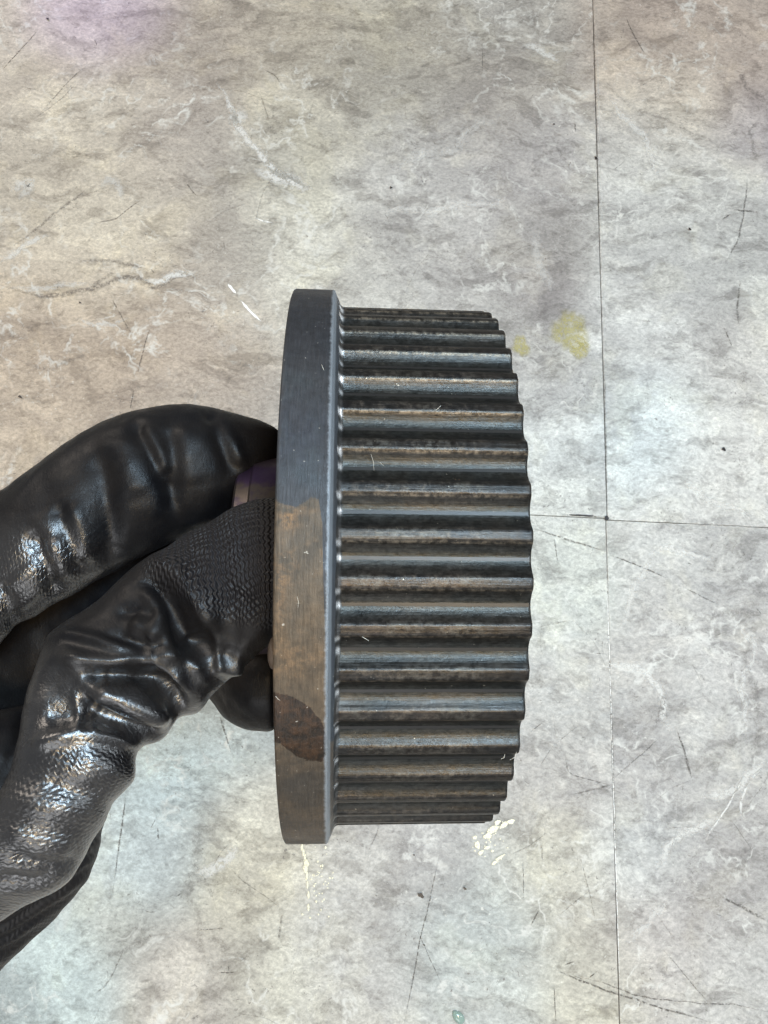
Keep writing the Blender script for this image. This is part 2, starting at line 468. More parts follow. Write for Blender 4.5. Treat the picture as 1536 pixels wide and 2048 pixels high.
marks('pale_vein', M_pale, [
    ([(435, 165), (455, 205), (470, 235), (500, 290), (540, 330), (585, 360), (625, 378)], 16, .9, 3.0),
    ([(510, 335), (545, 350), (590, 368), (622, 382)], 36, .9, 3.6), ([(455, 235), (475, 240), (490, 245)], 45, .75, 3.6),
    ([(510, 436), (525, 443), (546, 446)], 6, 1.3, 0.4), ([(285, 560), (312, 566), (345, 548), (375, 549), (395, 545)], 18, .9, 1.8),
    ([(345, 540), (388, 550)], 8, .9, 0.7), ([(0, 525), (50, 490), (100, 470)], 15, .7, 2.4), ([(20, 578), (100, 575), (180, 566)], 16, .5, 2.4),
    ([(1046, 85), (1090, 110), (1120, 125)], 18, .7, 3.0), ([(1100, 585), (1080, 520), (1060, 460)], 27, .4, 4.8),
    ([(1300, 1110), (1330, 1095), (1380, 1105), (1430, 1125)], 14, .8, 2.4), ([(1300, 1115), (1280, 1160), (1260, 1200), (1240, 1260)], 15, .6, 3.6),
    ([(1216, 1330), (1270, 1335), (1300, 1350), (1322, 1380), (1325, 1440), (1345, 1460)], 18, .8, 3.6),
    ([(1400, 1600), (1440, 1590), (1480, 1570), (1536, 1520)], 21, .7, 3.6), ([(1310, 1740), (1330, 1700), (1380, 1660), (1440, 1630)], 21, .75, 3.6),
    ([(1410, 1680), (1450, 1620), (1480, 1570), (1490, 1540)], 6, .9, 0.7), ([(1480, 1640), (1482, 1600), (1500, 1560), (1530, 1530)], 8, .9, 0.7),
    ([(1330, 1800), (1300, 1850), (1250, 1880)], 15, .6, 4.8), ([(1216, 200), (1260, 240), (1300, 300), (1320, 350)], 15, .65, 4.8),
    ([(768, 420), (850, 420), (930, 410), (1010, 400)], 14, .6, 4.8), ([(1000, 230), (960, 250), (900, 300), (780, 330)], 21, .4, 6.0),
    ([(480, 1700), (440, 1730), (390, 1745)], 30, .7, 3.6), ([(1360, 960), (1420, 1000), (1500, 1030)], 12, .7, 2.4),
    ([(1480, 1240), (1510, 1300), (1480, 1390), (1500, 1480)], 14, .6, 4.8), ([(150, 640), (230, 650), (260, 640)], 12, .5, 3.6),
    ([(20, 380), (60, 365), (40, 400)], 27, .6, 3.6), ([(200, 375), (235, 360), (250, 400)], 24, .5, 4.8),
])
# scattered small nicks and scuffs: past counting
its = []
for k in range(620):
    x, y = rnd.uniform(-300, 1850), rnd.uniform(-250, 2350)
    if rnd.random() < .45 and not (x > 1000 or y > 1400): continue
    a = rnd.gauss(rad(60), rad(60)); L = rnd.choice([4, 6, 8, 14, 26]) * rnd.uniform(.6, 1.3)
    c = rnd.gauss(0, .3)
    its.append(([(x, y), (x + L * .5 * math.cos(a), y + L * .5 * math.sin(a)), (x + L * math.cos(a + c), y + L * math.sin(a + c))],
                rnd.uniform(1.5, 3.6), rnd.uniform(.2, .8), .2))
for k in range(75):
    x, y = rnd.uniform(-300, 1850), rnd.uniform(-250, 2350)
    if rnd.random() < .4 and not (x > 1000 or y > 1400): continue
    a = rnd.gauss(rad(-50), rad(40)) if rnd.random() < .5 else rnd.uniform(0, 6.28); L = rnd.uniform(40, 150)
    its.append(([(x, y), (x + L * .5 * math.cos(a), y + L * .5 * math.sin(a)), (x + L * math.cos(a + .15), y + L * math.sin(a + .15))],
                rnd.uniform(1.5, 3), rnd.uniform(.2, .5), .4))
marks('fine_scratches', M_dark, its, single=True)
marks('seam_highlight', M_pale, [([(1210.5, 1045), (1221, 1380), (1230.5, 1700), (1242, 2050)], 3.2, 1.3, .2), ([(1216, 1043), (1536, 1055)], 2.5, .7, .2), ([(1192, 0), (1203, 420), (1212, 830)], 2.2, .6, .3)])  # white highlight along the seams, painted on as pale ribbons
marks('seam_dirt', M_dark, [([(1186, 0), (1190, 150), (1195, 330), (1200, 480)], 6, .45, .6), ([(1207, 700), (1211, 860), (1214, 1020)], 6, .6, .5), ([(1120, 1030), (1165, 1031), (1212, 1035)], 5, .9, .4), ([(1222, 1380), (1232, 1700)], 4, .5, .3)])
marks('paint_mark', M_white, [
    ([(456, 567), (464, 578), (472, 588)], 8, 1.6, .2), ([(482, 600), (496, 618), (510, 632), (523, 643)], 7, 1.6, .3)])

# blobs: oil stains, cream splashes, specks
def blob(name, cx, cy, rx, ry, mat, seed=0, z=.0004, n=40, rough=.25, parent=None, thick=0.0, ang=0):
    r = random.Random(seed); ph = [r.uniform(0, 6.28) for _ in range(6)]
    vs = [tuple(on_floor(cx, cy, z + thick))]; e = [0.0]
    rings = [.3, .55, .75, .9, 1.0]
    for q in rings:
        for k in range(n):
            a = k / n * 2 * math.pi
            f = 1 + rough * (.5 * math.sin(2 * a + ph[0]) + .4 * math.sin(3 * a + ph[1]) + .3 * math.sin(5 * a + ph[2]) + .2 * math.sin(9 * a + ph[3]))
            x, y = rx * q * f * math.cos(a), ry * q * f * math.sin(a)
            x, y = x * math.cos(ang) - y * math.sin(ang), x * math.sin(ang) + y * math.cos(ang)
            vs.append(tuple(on_floor(cx + x, cy + y, z + thick * math.sqrt(max(0, 1 - q * q))))); e.append(q)
    fs = [(0, 1 + k, 1 + (k + 1) % n) for k in range(n)]
    for j in range(len(rings) - 1):
        for k in range(n):
            a = 1 + j * n + k; b = 1 + j * n + (k + 1) % n
            fs.append((a, a + n, b + n, b))
    o = mesh_obj(name, vs, fs, mat, parent)
    fattr(o, 'edge', e)
    return o


def blob_mat(name, color, dens, lo=.35, hi=.6, ns=300, rough=.4, edge=.75):
    t = NT(name)
    n = t.noise(t.coord(), ns, 5, .7)
    e = t.ramp(t.math('ADD', t.attr('edge'), t.math('MULTIPLY', t.math('SUBTRACT', n, .5), .9)), edge, 1.0, 1, 0)
    a = t.math('MULTIPLY', t.math('MULTIPLY', e, t.ramp(n, lo, hi, .35, 1)), dens, clamp=True)
    return t.bsdf(color, rough, 0, None, .4, alpha=a)


M_oil = blob_mat('oil_stain', (.52, .47, .17), .50, .38, .56, edge=.62)
M_cream = blob_mat('cream_splash', (.86, .82, .62), 1.0, .3, .5, 900)
M_speck = blob_mat('dirt_speck', (.03, .025, .025), 1.0, .2, .4, 900, edge=.8)
for (x, y, rx, ry, s) in [(1142, 664, 40, 52, 1), (1042, 692, 20, 24, 2), (1160, 700, 24, 20, 5)]:
    blob('oil_stain', x, y, rx, ry, M_oil, s, .0005 + s * 1e-5, parent=floor)
sp = [(1008, 1650, 9, 5), (995, 1645, 6, 5), (985, 1660, 15, 6), (975, 1672, 8, 6), (955, 1690, 5, 8), (950, 1675, 4, 4), (975, 1695, 7, 3),
      (1000, 1715, 10, 3), (990, 1725, 8, 3), (1022, 1643, 7, 5), (962, 1705, 6, 4), (985, 1702, 3, 3)]
for (x, y) in [(604, 1695), (607, 1705), (610, 1715), (613, 1726), (611, 1738), (614, 1752), (615, 1770), (617, 1790), (617, 1815)]:
    sp.append((x, y, 2.2 + 2.5 * (1715 < y < 1745), 8))
for k in range(40):
    sp.append((rnd.gauss(636, 14), rnd.uniform(1690, 1840), rnd.uniform(.8, 2.2), rnd.uniform(.8, 3)))
for k in range(22):
    sp.append((rnd.gauss(982, 22), rnd.gauss(1682, 20), rnd.uniform(.8, 2), rnd.uniform(.8, 2)))
VS = None
for k, (x, y, rx, ry) in enumerate(sp):
    if rx > 3.5:
        blob('cream_splash', x, y, rx * 1.15, ry * 1.15, M_cream, 40 + k, .0009 + k * 1e-6, parent=floor, ang=-.5 if x > 900 else 0)
small = [s for s in sp if s[2] <= 3.5]
vs = []; fs = []; ed = []
for (x, y, rx, ry) in small:
    b = len(vs); vs.append(tuple(on_floor(x, y, .001))); ed.append(0)
    for k in range(10):
        a = k / 10 * 6.283; q = rnd.uniform(.8, 1.2)
        vs.append(tuple(on_floor(x + rx * q * math.cos(a), y + ry * q * math.sin(a), .001))); ed.append(.7)
    fs += [(b, b + 1 + k, b + 1 + (k + 1) % 10) for k in range(10)]
o = mesh_obj('splash_droplets', vs, fs, M_cream, floor); fattr(o, 'edge', ed); o['kind'] = 'stuff'
for k, (x, y, r) in enumerate([(842, 1791, 9), (1448, 898, 6), (160, 605, 3.5), (1192, 316, 5), (828, 1710, 3), (782, 375, 4), (848, 1890, 3),
                               (1031, 1108, 3), (95, 37, 4), (40, 793, 5), (1380, 458, 4), (1108, 248, 3), (930, 1777, 5)]):
    blob('dirt_speck', x, y, r * .75, r * .55, M_speck, 90 + k, .0012 + k * 1e-6, parent=floor, rough=.3, ang=.6)
# black grime plug where the four tiles meet
blob('grime_plug', 1213.5, 1036, 5, 5, M_speck, 140, .0013, parent=floor, rough=.2)
o = blob('grime_line', 1165, 1030.5, 26, 1.6, M_speck, 141, .0013, parent=floor, rough=.2, ang=.06)

# small glassy green chip at the bottom edge
t = NT('green_glass_chip'); M_chip = t.bsdf((.28, .38, .33), .12, 0, None, .6, coat=.5)
chip = blob('glass_chip', 917, 2035, 10, 16, M_chip, 200, .0005, rough=.12, thick=.0022, ang=-.5)
chip['label'] = 'tiny pale green glassy chip lying on the floor at the bottom edge'
chip['category'] = 'chip'

# ================================================================== PULLEY
D0, YC, TT, BB = 157.82, 10.344, .06026, .012455
XL, XF, XT, XR, RT = -18.63, -11.07, -9.89, 18.69, 51.89
RF = 55.0
NTEETH = 47
a = Vector((math.cos(TT) * math.cos(BB), -math.cos(TT) * math.sin(BB), -math.sin(TT)))
n = Vector((math.sin(TT), 0, math.cos(TT))); n = (n - a * n.dot(a)).normalized()
yv = n.cross(a)
PM = MC @ Matrix.Translation((0, -YC / 1000, -D0 / 1000)) @ Matrix(((a.x, yv.x, n.x, 0), (a.y, yv.y, n.y, 0), (a.z, yv.z, n.z, 0), (0, 0, 0, 1)))
pulley = bpy.data.objects.new('timing_pulley', None); COL.objects.link(pulley)
pulley.matrix_world = PM; pulley.empty_display_size = .02
pulley['label'] = 'dark toothed steel timing belt pulley with one flange held sideways by the glove'
pulley['category'] = 'pulley'


def lathe(name, prof, mat, segs=360, parent=pulley, close=True, ang=35, axis=(0, 0)):
    """prof: (x, r) mm, revolved about local X"""
    vs = []; fs = []; n_ = len(prof)
    for k in range(segs):
        th = 2 * math.pi * k / segs
        for (x, r) in prof: vs.append((x / 1000, -r * math.sin(th) / 1000 + axis[0], r * math.cos(th) / 1000 + axis[1]))
    m = n_ if close else n_ - 1
    for k in range(segs):
        k2 = (k + 1) % segs
        for j in range(m):
            j2 = (j + 1) % n_
            fs.append((k * n_ + j, k2 * n_ + j, k2 * n_ + j2, k * n_ + j2))
    o = mesh_obj(name, vs, fs, mat, parent)
    b = bmesh.new(); b.from_mesh(o.data); bmesh.ops.recalc_face_normals(b, faces=b.faces); b.to_mesh(o.data); b.free()
    sharp(o, ang)
    return o


def polar(t):
    """object coords -> axial, arc (m) coordinates wrapped about local X, radius"""
    sx = t.n('ShaderNodeSeparateXYZ'); t.put(sx.inputs[0], t.coord())
    ang = t.math('ARCTAN2', sx.outputs[1], sx.outputs[2])
    return sx.outputs[0], t.math('MULTIPLY', ang, .053), sx


def flange_material():
    t = NT('oxidised_flange_steel')
    X, A, sx = polar(t)
    co = t.coord()
    brushed = t.noise(t.comb(t.math('MULTIPLY', X, 3000), t.math('MULTIPLY', A, 260)), 1, 4, .7)
    cloud = t.noise(co, 120, 5, .65)
    mott = t.noise(co, 700, 4, .7)
    n1 = t.math('MULTIPLY', t.math('SUBTRACT', t.noise(co, 420, 5, .7), .5), 26.0)
    s1 = t.math('ADD', t.attr('zone_brown'), n1)           # px signed distances
    s2 = t.math('ADD', t.attr('zone_wet'), n1)
    blue = t.mix(t.ramp(cloud, .35, .65), (.043, .050, .056), (.029, .033, .045))
    blue = t.mix(t.math('MULTIPLY', t.ramp(t.noise(co, 60, 3, .6), .45, .6), .7), blue, (.040, .040, .041))
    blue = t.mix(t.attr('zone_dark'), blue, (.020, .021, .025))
    brown = t.mix(t.ramp(cloud, .35, .68), (.105, .074, .046), (.068, .054, .039))
    rust = t.mix(t.ramp(mott, .4, .62), brown, (.16, .098, .052))
    brown = t.mix(t.math('MULTIPLY', t.ramp(t.noise(co, 150, 4, .65, w=4.), .50, .64), .55), brown, rust)
    brown = t.mix(t.math('MULTIPLY', t.attr('zone_rust'), t.ramp(mott, .35, .6)), brown, (.20, .115, .055))
    low = t.mix(t.ramp(cloud, .35, .65), (.076, .055, .036), (.052, .043, .034))
    brown = t.mix(t.attr('zone_low'), brown, low)
    wet = t.mix(t.ramp(mott, .35, .65), (.020, .013, .008), (.045, .023, .011))
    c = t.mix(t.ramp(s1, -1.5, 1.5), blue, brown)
    rim = t.math('MULTIPLY', t.ramp(t.math('ABSOLUTE', s1), 0, 5, 1, 0), .35)
    c = t.mix(rim, c, (.05, .045, .04))
    c = t.mix(t.ramp(s2, -1.5, 1.5), c, wet)
    v = t.math('MULTIPLY', t.ramp(brushed, .3, .7, .72, 1.3, False), t.ramp(mott, .3, .7, .8, 1.25, False))
    cc = t.n('ShaderNodeCombineColor')
    for i in range(3): t.put(cc.inputs[i], v)
    c = t.mix(1.0, c, cc.outputs[0], 'MULTIPLY')
    # worn edge near the chamfer is bare; its bluish glint is painted in
    ew = t.math('MULTIPLY', t.ramp(t.math('ADD', X, t.math('MULTIPLY', t.math('SUBTRACT', mott, .5), .0009)), -.0116, -.0111), t.ramp(X, -.0107, -.0104, 1, .15))
    c = t.mix(t.math('MULTIPLY', ew, .65), c, (.30, .33, .36))
    flecks = t.ramp(t.noise(co, 1400, 2, .6), .72, .76)
    c = t.mix(t.math('MULTIPLY', flecks, .6), c, (.45, .42, .36))
    nb = t.bump(t.math('ADD', brushed, t.math('MULTIPLY', mott, .8)), .00012, .9)
    r = t.ramp(t.math('ADD', cloud, t.math('MULTIPLY', mott, .4)), .5, .9, .45, .62)
    r = t.mix(t.ramp(s2, -1.5, 1.5), r, (.36, .36, .36))
    return t.bsdf(c, r, .35, nb, .5)


def teeth_material():
    t = NT('blued_tooth_steel')
    X, A, sx = polar(t)
    seed = t.math('MULTIPLY', t.n('ShaderNodeObjectInfo').outputs['Random'], 19.0)
    co = t.vadd(t.coord(), t.comb(seed, 0.0, 0.0))
    streak = t.noise(t.vadd(t.comb(t.math('MULTIPLY', X, 60), t.math('MULTIPLY', A, 2600)), t.comb(seed, seed)), 1, 4, .65)
    mott = t.noise(co, 900, 4, .75)
    cloud = t.noise(co, 140, 5, .65)
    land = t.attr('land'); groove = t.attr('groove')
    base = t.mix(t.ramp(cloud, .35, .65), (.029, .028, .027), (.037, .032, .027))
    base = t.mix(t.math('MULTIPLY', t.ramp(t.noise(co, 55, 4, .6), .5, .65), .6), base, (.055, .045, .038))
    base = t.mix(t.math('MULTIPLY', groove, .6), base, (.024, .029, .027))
    # lands rubbed by the belt: speckled, stops short of the free end
    span = t.math('MULTIPLY', t.ramp(X, -.0095, -.006), t.ramp(t.math('ADD', X, t.math('MULTIPLY', cloud, .006)), .0135, .0165, 1, 0))
    wear = t.math('MULTIPLY', t.math('MULTIPLY', land, span), t.ramp(t.math('ADD', mott, t.math('MULTIPLY', cloud, .6)), .72, .95))
    wcol = t.mix(t.ramp(cloud, .4, .6), (.13, .105, .08), (.10, .095, .082))
    c = t.mix(t.math('MULTIPLY', wear, .34), base, wcol)
    # thin bright line where belt flank rubs
    c = t.mix(t.math('MULTIPLY', t.attr('rub'), t.ramp(mott, .4, .6, .1, .6)), c, (.26, .21, .15))
    v = t.math('MULTIPLY', t.ramp(streak, .25, .75, .75, 1.3, False), t.ramp(mott, .3, .7, .62, 1.42, False))
    v = t.math('MULTIPLY', v, t.ramp(t.noise(t.vadd(t.comb(t.math('MULTIPLY', X, 900), t.math('MULTIPLY', A, 2200)), t.comb(seed, seed)), 1, 3, .75), .3, .7, .7, 1.32, False))
    cc = t.n('ShaderNodeCombineColor')
    for i in range(3): t.put(cc.inputs[i], v)
    c = t.mix(1.0, c, cc.outputs[0], 'MULTIPLY')
    fl = t.ramp(t.noise(co, 1500, 2, .6), .73, .78)
    c = t.mix(t.math('MULTIPLY', fl, .45), c, (.5, .46, .38))
    glint_fac = t.math('MULTIPLY', t.attr('fillet'), t.ramp(t.noise(co, 500, 3, .6), .35, .55, .8, 1), None, True)
    c = t.mix(glint_fac, c, (1.0, 1.0, 1.0))  # white glint dashes painted into the fillet colour at set spots
    nb = t.bump(t.math('ADD', streak, t.math('MULTIPLY', mott, 1.2)), .00010, t.math('SUBTRACT', .6, t.math('MULTIPLY', t.attr('fillet'), .5)))
    end = t.ramp(X, .010, .0155)
    r = t.math('ADD', t.ramp(mott, .3, .7, .31, .48), 0.0)
    r = t.math('SUBTRACT', r, t.math('MULTIPLY', glint_fac, .22))
    return t.bsdf(c, r, .75, nb, .5)


M_flange = flange_material(); M_teeth = teeth_material()
t = NT('steel_core')
M_core = t.bsdf(t.mix(t.noise(t.coord(), 300, 4, .7), (.03, .032, .034), (.06, .055, .05)), .42, .7)
t = NT('hub_steel_painted_reflection')
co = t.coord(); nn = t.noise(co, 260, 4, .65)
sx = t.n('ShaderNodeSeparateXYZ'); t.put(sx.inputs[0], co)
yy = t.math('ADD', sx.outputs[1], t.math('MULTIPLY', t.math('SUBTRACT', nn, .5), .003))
reflection_band = t.math('MULTIPLY', t.ramp(yy, .0145, .0162), t.ramp(yy, .0185, .0198, 1, 0))  # purple lamp reflection painted into the steel as a fixed stripe
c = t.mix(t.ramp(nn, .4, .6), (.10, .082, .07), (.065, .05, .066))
c = t.mix(t.math('MULTIPLY', reflection_band, .85), c, (.05, .028, .08))
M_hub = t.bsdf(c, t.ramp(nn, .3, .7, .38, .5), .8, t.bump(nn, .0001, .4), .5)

# flange ring (with the fat chamfer beside the teeth)
prof = [(XL + .0, 46), (XL, RF - .35), (XL + .12, RF - .1), (XL + .35, RF)]
prof += [(x, RF) for x in np.linspace(XL + .8, XF - .3, 12)]
for k in range(6):
    q = k / 5 * math.pi / 2
    prof.append((XF - .25 + .45 * math.sin(q), RF - .45 + .45 * math.cos(q)))
prof += [(XF + .55, RF - 1.2), (XF + .95, RF - 2.1), (XT, RT - .8), (XT, 46)]
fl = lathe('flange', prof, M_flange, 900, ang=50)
# stain zones as signed pixel distances around the rim, by position on the rim
me = fl.data
co_ = np.empty(len(me.vertices) * 3); me.vertices.foreach_get('co', co_); co_ = co_.reshape(-1, 3)
A4 = np.array(PM); wc = co_ @ A4[:3, :3].T + A4[:3, 3]
px, py, _ = proj_np(wc)
front = co_[:, 2] > -.004
b1x = [548, 556, 573, 586, 600, 612, 625, 637, 643, 649, 653]
b1y = [996, 999, 1010, 1014, 1010, 1001, 993, 996, 1018, 1110, 1480]
sb = py - np.interp(px, b1x, b1y)
fattr(fl, 'zone_brown', np.where(front, sb, 40.0))
up = np.interp(px, [548, 577, 599, 618, 633, 646, 652, 660], [1384, 1392, 1402, 1413, 1434, 1446, 1472, 1500])
dn = np.interp(px, [548, 565, 584, 599, 626, 648, 652, 660], [1484, 1492, 1507, 1517, 1521, 1524, 1492, 1480])
fattr(fl, 'zone_wet', np.where(front, np.minimum(py - up, dn - py), -40.0))
fattr(fl, 'zone_low', np.clip((py - 1490) / 60, 0, 1))
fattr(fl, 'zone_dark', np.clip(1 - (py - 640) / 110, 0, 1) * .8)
fattr(fl, 'zone_rust', np.exp(-((px - 577) / 18) ** 2 - ((py - 1035) / 24) ** 2) + .6 * np.exp(-((px - 560) / 10) ** 2 - ((py - 1180) / 60) ** 2))

lathe('web', [(-9.0, 21), (-9.0, 46.5), (3, 46.5), (3, 21)], M_core, 180)
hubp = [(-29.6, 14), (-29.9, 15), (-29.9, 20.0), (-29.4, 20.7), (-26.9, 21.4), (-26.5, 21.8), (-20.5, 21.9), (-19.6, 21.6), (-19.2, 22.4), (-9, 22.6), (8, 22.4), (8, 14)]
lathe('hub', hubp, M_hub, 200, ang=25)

# one tooth: rounded land, concave flanks, small fillet against the flange, bevelled free end
pitch = 2 * math.pi / NTEETH
hp = RT * pitch / 2


def depth_profile():
    s = np.linspace(-hp * 1.0, hp * 1.0, 241)
    x = (hp - np.abs(s)) / (hp - .95)
    d = np.where(x < 1, 1.55 * np.clip(1 - np.abs(x) ** 2.0, 0, 1) ** .80, 0)
    k = np.exp(-np.linspace(-2.5, 2.5, 51) ** 2 / 2); k /= k.sum()
    dd = np.convolve(np.pad(d, 25, mode='reflect'), k, mode='valid')
    return s, dd


s_, d_ = depth_profile()
idx = np.linspace(0, 240, 61).astype(int)
s_, d_ = s_[idx], d_[idx]
DEPTH = d_.max()
lathe('toothed_rim', [(XT - .3, 44), (XT - .3, RT - float(DEPTH) + .015), (XR - .35, RT - float(DEPTH) + .015), (XR, RT - 2.2), (XR, 44)], M_core, 360)
rows = [(XT - .2, 1.5), (XT, .95), (XT + .08, .64), (XT + .2, .40), (XT + .4, .18), (XT + .6, .05), (XT + .8, 0)]
rows += [(x, 0) for x in np.linspace(XT + 3, XR - .5, 8)]
rows += [(XR - .22, -.05), (XR - .06, -.18), (XR, -.4), (XR, -2.2)]
tv = []; tf = []; la = []; gr = []; rb = []; glint = []
for (x, e) in rows:
    for s, d in zip(s_, d_):
        r = RT - d + e * (1 if e < 0 else (.55 + .45 * min(1, d / 1.2)))
        if x == XR and e < -2: r = RT - 2.4
        th = s / RT
        tv.append((x / 1000, -r * math.sin(th) / 1000, r * math.cos(th) / 1000))
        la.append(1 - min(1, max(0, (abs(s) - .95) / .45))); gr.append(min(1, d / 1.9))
        rb.append(.7 * math.exp(-((s - 1.1) / .16) ** 2)); glint.append(max(0, min(1, (e - .03) / .2)) * (.06 + 1.2 * min(1, math.exp(-((s - 1.35) / .38) ** 2) + math.exp(-((abs(s) - 3.45) / .45) ** 2))) if x < 0 else 0)
n_ = len(s_)
for j in range(len(rows) - 1):
    for k in range(n_ - 1):
        tf.append((j * n_ + k, j * n_ + k + 1, (j + 1) * n_ + k + 1, (j + 1) * n_ + k))
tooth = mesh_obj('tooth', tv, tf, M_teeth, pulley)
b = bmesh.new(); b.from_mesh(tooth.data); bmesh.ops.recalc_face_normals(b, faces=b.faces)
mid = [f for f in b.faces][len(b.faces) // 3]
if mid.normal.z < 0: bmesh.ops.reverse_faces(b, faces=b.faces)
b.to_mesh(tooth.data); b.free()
fattr(tooth, 'land', la); fattr(tooth, 'groove', gr); fattr(tooth, 'rub', rb); fattr(tooth, 'fillet', glint)
sharp(tooth, 60)
PH0 = (.7627 + .20) * pitch
for k in range(NTEETH):
    o = tooth if k == 0 else tooth.copy()
    if k: COL.objects.link(o); o.parent = pulley
    o.rotation_euler = (PH0 + k * pitch, 0, 0)

# rust-stained nub standing proud of the flange's hidden face
vs = []; fs = []
prj = Vector((0, 0, 0))
t = NT('rust_crust')
M_rust = t.bsdf(t.mix(t.noise(t.coord(), 900, 4, .7), (.05, .028, .016), (.09, .065, .045)), .7, .1, t.bump(t.noise(t.coord(), 1200, 3), .0002))
o = lathe('rust_nub', [(-.95, 0.02), (-.85, 1.2), (-.5, 2.1), (0, 2.45), (.6, 2.5), (.6, .02)], M_rust, 40, ang=60)
o.location = (XL / 1000, -.0100, .0512)
o['label'] = 'rust-brown rounded nub on the flange edge'

# lint and crumbs caught on the metal
PMI = PM.inverted()


def on_pulley(x, y, r):
    o_ = PMI @ MC.translation
    d_ = (PMI.to_3x3() @ (MC.to_3x3() @ Vector(((x - 768) / F, -(y - 1024) / F, -1)))).normalized()
    A = d_.y ** 2 + d_.z ** 2; B = o_.y * d_.y + o_.z * d_.z; C_ = o_.y ** 2 + o_.z ** 2 - (r / 1000) ** 2
    return o_ + d_ * ((-B - math.sqrt(max(0, B * B - A * C_))) / A)


def fibre(pts, r, w, mat):
    P_ = [on_pulley(x, y, r) for x, y in pts]; vs = []; fs = []
    for i, p in enumerate(P_):
        tg = (P_[min(i + 1, len(P_) - 1)] - P_[max(i - 1, 0)]).normalized()
        u_ = tg.cross(Vector((0, p.y, p.z)).normalized()).normalized(); v_ = tg.cross(u_)
        ww = w * (.4 if i in (0, len(P_) - 1) else 1)
        for k in range(5):
            q = k / 5 * 6.283; vs.append(p + u_ * ww * math.cos(q) + v_ * ww * math.sin(q))
        if i:
            b_ = i * 5
            fs += [(b_ - 5 + k, b_ - 5 + (k + 1) % 5, b_ + (k + 1) % 5, b_ + k) for k in range(5)]
    mesh_obj('lint_fibre', vs, fs, mat, pulley)


t = NT('pale_lint'); M_lint = t.bsdf((.62, .58, .5), .7)
for pts, r, w in [([(871, 821), (876, 817), (882, 811)], 52.3, 4e-5), ([(724, 1273), (730, 1277), (738, 1282)], 52.3, 4e-5),
                  ([(742, 908), (747, 925), (748, 942)], 52.2, 2.5e-5), ([(760, 925), (768, 932)], 52.3, 3e-5),
                  ([(643, 729), (646, 736), (648, 741)], 55.05, 4e-5), ([(594, 1192), (597, 1204), (596, 1215)], 55.03, 3e-5),
                  ([(551, 1392), (555, 1397), (560, 1401)], 55.05, 4e-5), ([(593, 1206), (601, 1206)], 55.03, 3e-5),
                  ([(1002, 1518), (1008, 1515), (1010, 1508)], 51.9, 6e-5), ([(1020, 1520), (1030, 1514), (1033, 1504)], 51.9, 6e-5)]:
    fibre(pts, r, w, M_lint)
t = NT('rust_crumb'); M_crumb = t.bsdf((.42, .27, .18), .8)
for (x, y, r_) in [(911, 962, .28), (915, 965, .22), (919, 962, .25), (908, 961, .15), (922, 961, .14)]:
    p = on_pulley(x, y, 51.0)
    vs = []; fs = []
    for i in range(5):
        for k in range(7):
            a1 = math.pi * i / 4; a2 = k / 7 * 6.283; q = r_ / 1000 * rnd.uniform(.7, 1.2)
            vs.append(p + Vector((math.sin(a1) * math.cos(a2), math.sin(a1) * math.sin(a2), math.cos(a1) * .6)) * q)
    for i in range(4):
        for k in range(7): fs.append((i * 7 + k, i * 7 + (k + 1) % 7, (i + 1) * 7 + (k + 1) % 7, (i + 1) * 7 + k))
    mesh_obj('rust_crumb', vs, fs, M_crumb, pulley, smooth=False)

# ================================================================== GLOVED HAND
# every digit: stations (edge A px, edge B px, depth mm, thickness ratio)
DIG = {}
DIG['thumb'] = [
    ((610, 992), (610, 1270), 124, .76), ((580, 996), (580, 1278), 124, .78), ((548, 998), (548, 1285), 124, .8), ((505, 1002), (516, 1305), 124, .82), ((465, 1014), (492, 1330), 124, .8),
    ((418, 1046), (455, 1362), 124, .78), ((371, 1067), (420, 1392), 124, .74), ((336, 1089), (404, 1417), 123, .7), ((309, 1112), (391, 1427), 123, .7),
    ((281, 1128), (360, 1434), 122, .68), ((234, 1167), (347, 1452), 121, .68), ((188, 1206), (336, 1474), 120, .7), ((137, 1240), (312, 1489), 119, .72),
    ((98, 1275), (284, 1493), 118, .76), ((80, 1320), (272, 1514), 117, .8), ((64, 1368), (271, 1540), 116, .84), ((52, 1419), (268, 1560), 115, .88),
    ((40, 1480), (250, 1583), 114, .9), ((20, 1550), (222, 1612), 113, .92), ((-8, 1600), (211, 1641), 112, .92), ((-30, 1640), (184, 1677), 112, .92),
    ((-60, 1680), (165, 1715), 112, .92), ((-90, 1715), (140, 1755), 112, .92), ((-120, 1755), (100, 1785), 112, .92), ((-170, 1800), (40, 1815), 113, .95),
    ((-260, 1850), (-40, 1860), 115, .95), ((-380, 1900), (-150, 1930), 118, 1.0), ((-520, 1950), (-300, 2020), 124, 1.0)]
DIG['index'] = [
    ((580, 872), (580, 985), 156, .8), ((559, 858), (555, 985), 156, .85), ((520, 842), (525, 1000), 155, .9), ((469, 827), (475, 1022), 153, .9),
    ((410, 815), (420, 1055), 151, .85), ((352, 810), (360, 1080), 149, .8), ((289, 817), (300, 1108), 147, .8), ((234, 833), (245, 1135), 146, .8),
    ((180, 858), (196, 1160), 145, .8), ((133, 885), (150, 1188), 144, .8), ((86, 917), (112, 1205), 143, .8), ((39, 948), (76, 1228), 143, .8),
    ((-10, 988), (36, 1248), 143, .8), ((-60, 1035), (0, 1290), 144, .8), ((-130, 1090), (-60, 1340), 146, .85), ((-230, 1150), (-170, 1420), 150, .9),
    ((-380, 1250), (-330, 1530), 156, .95)]
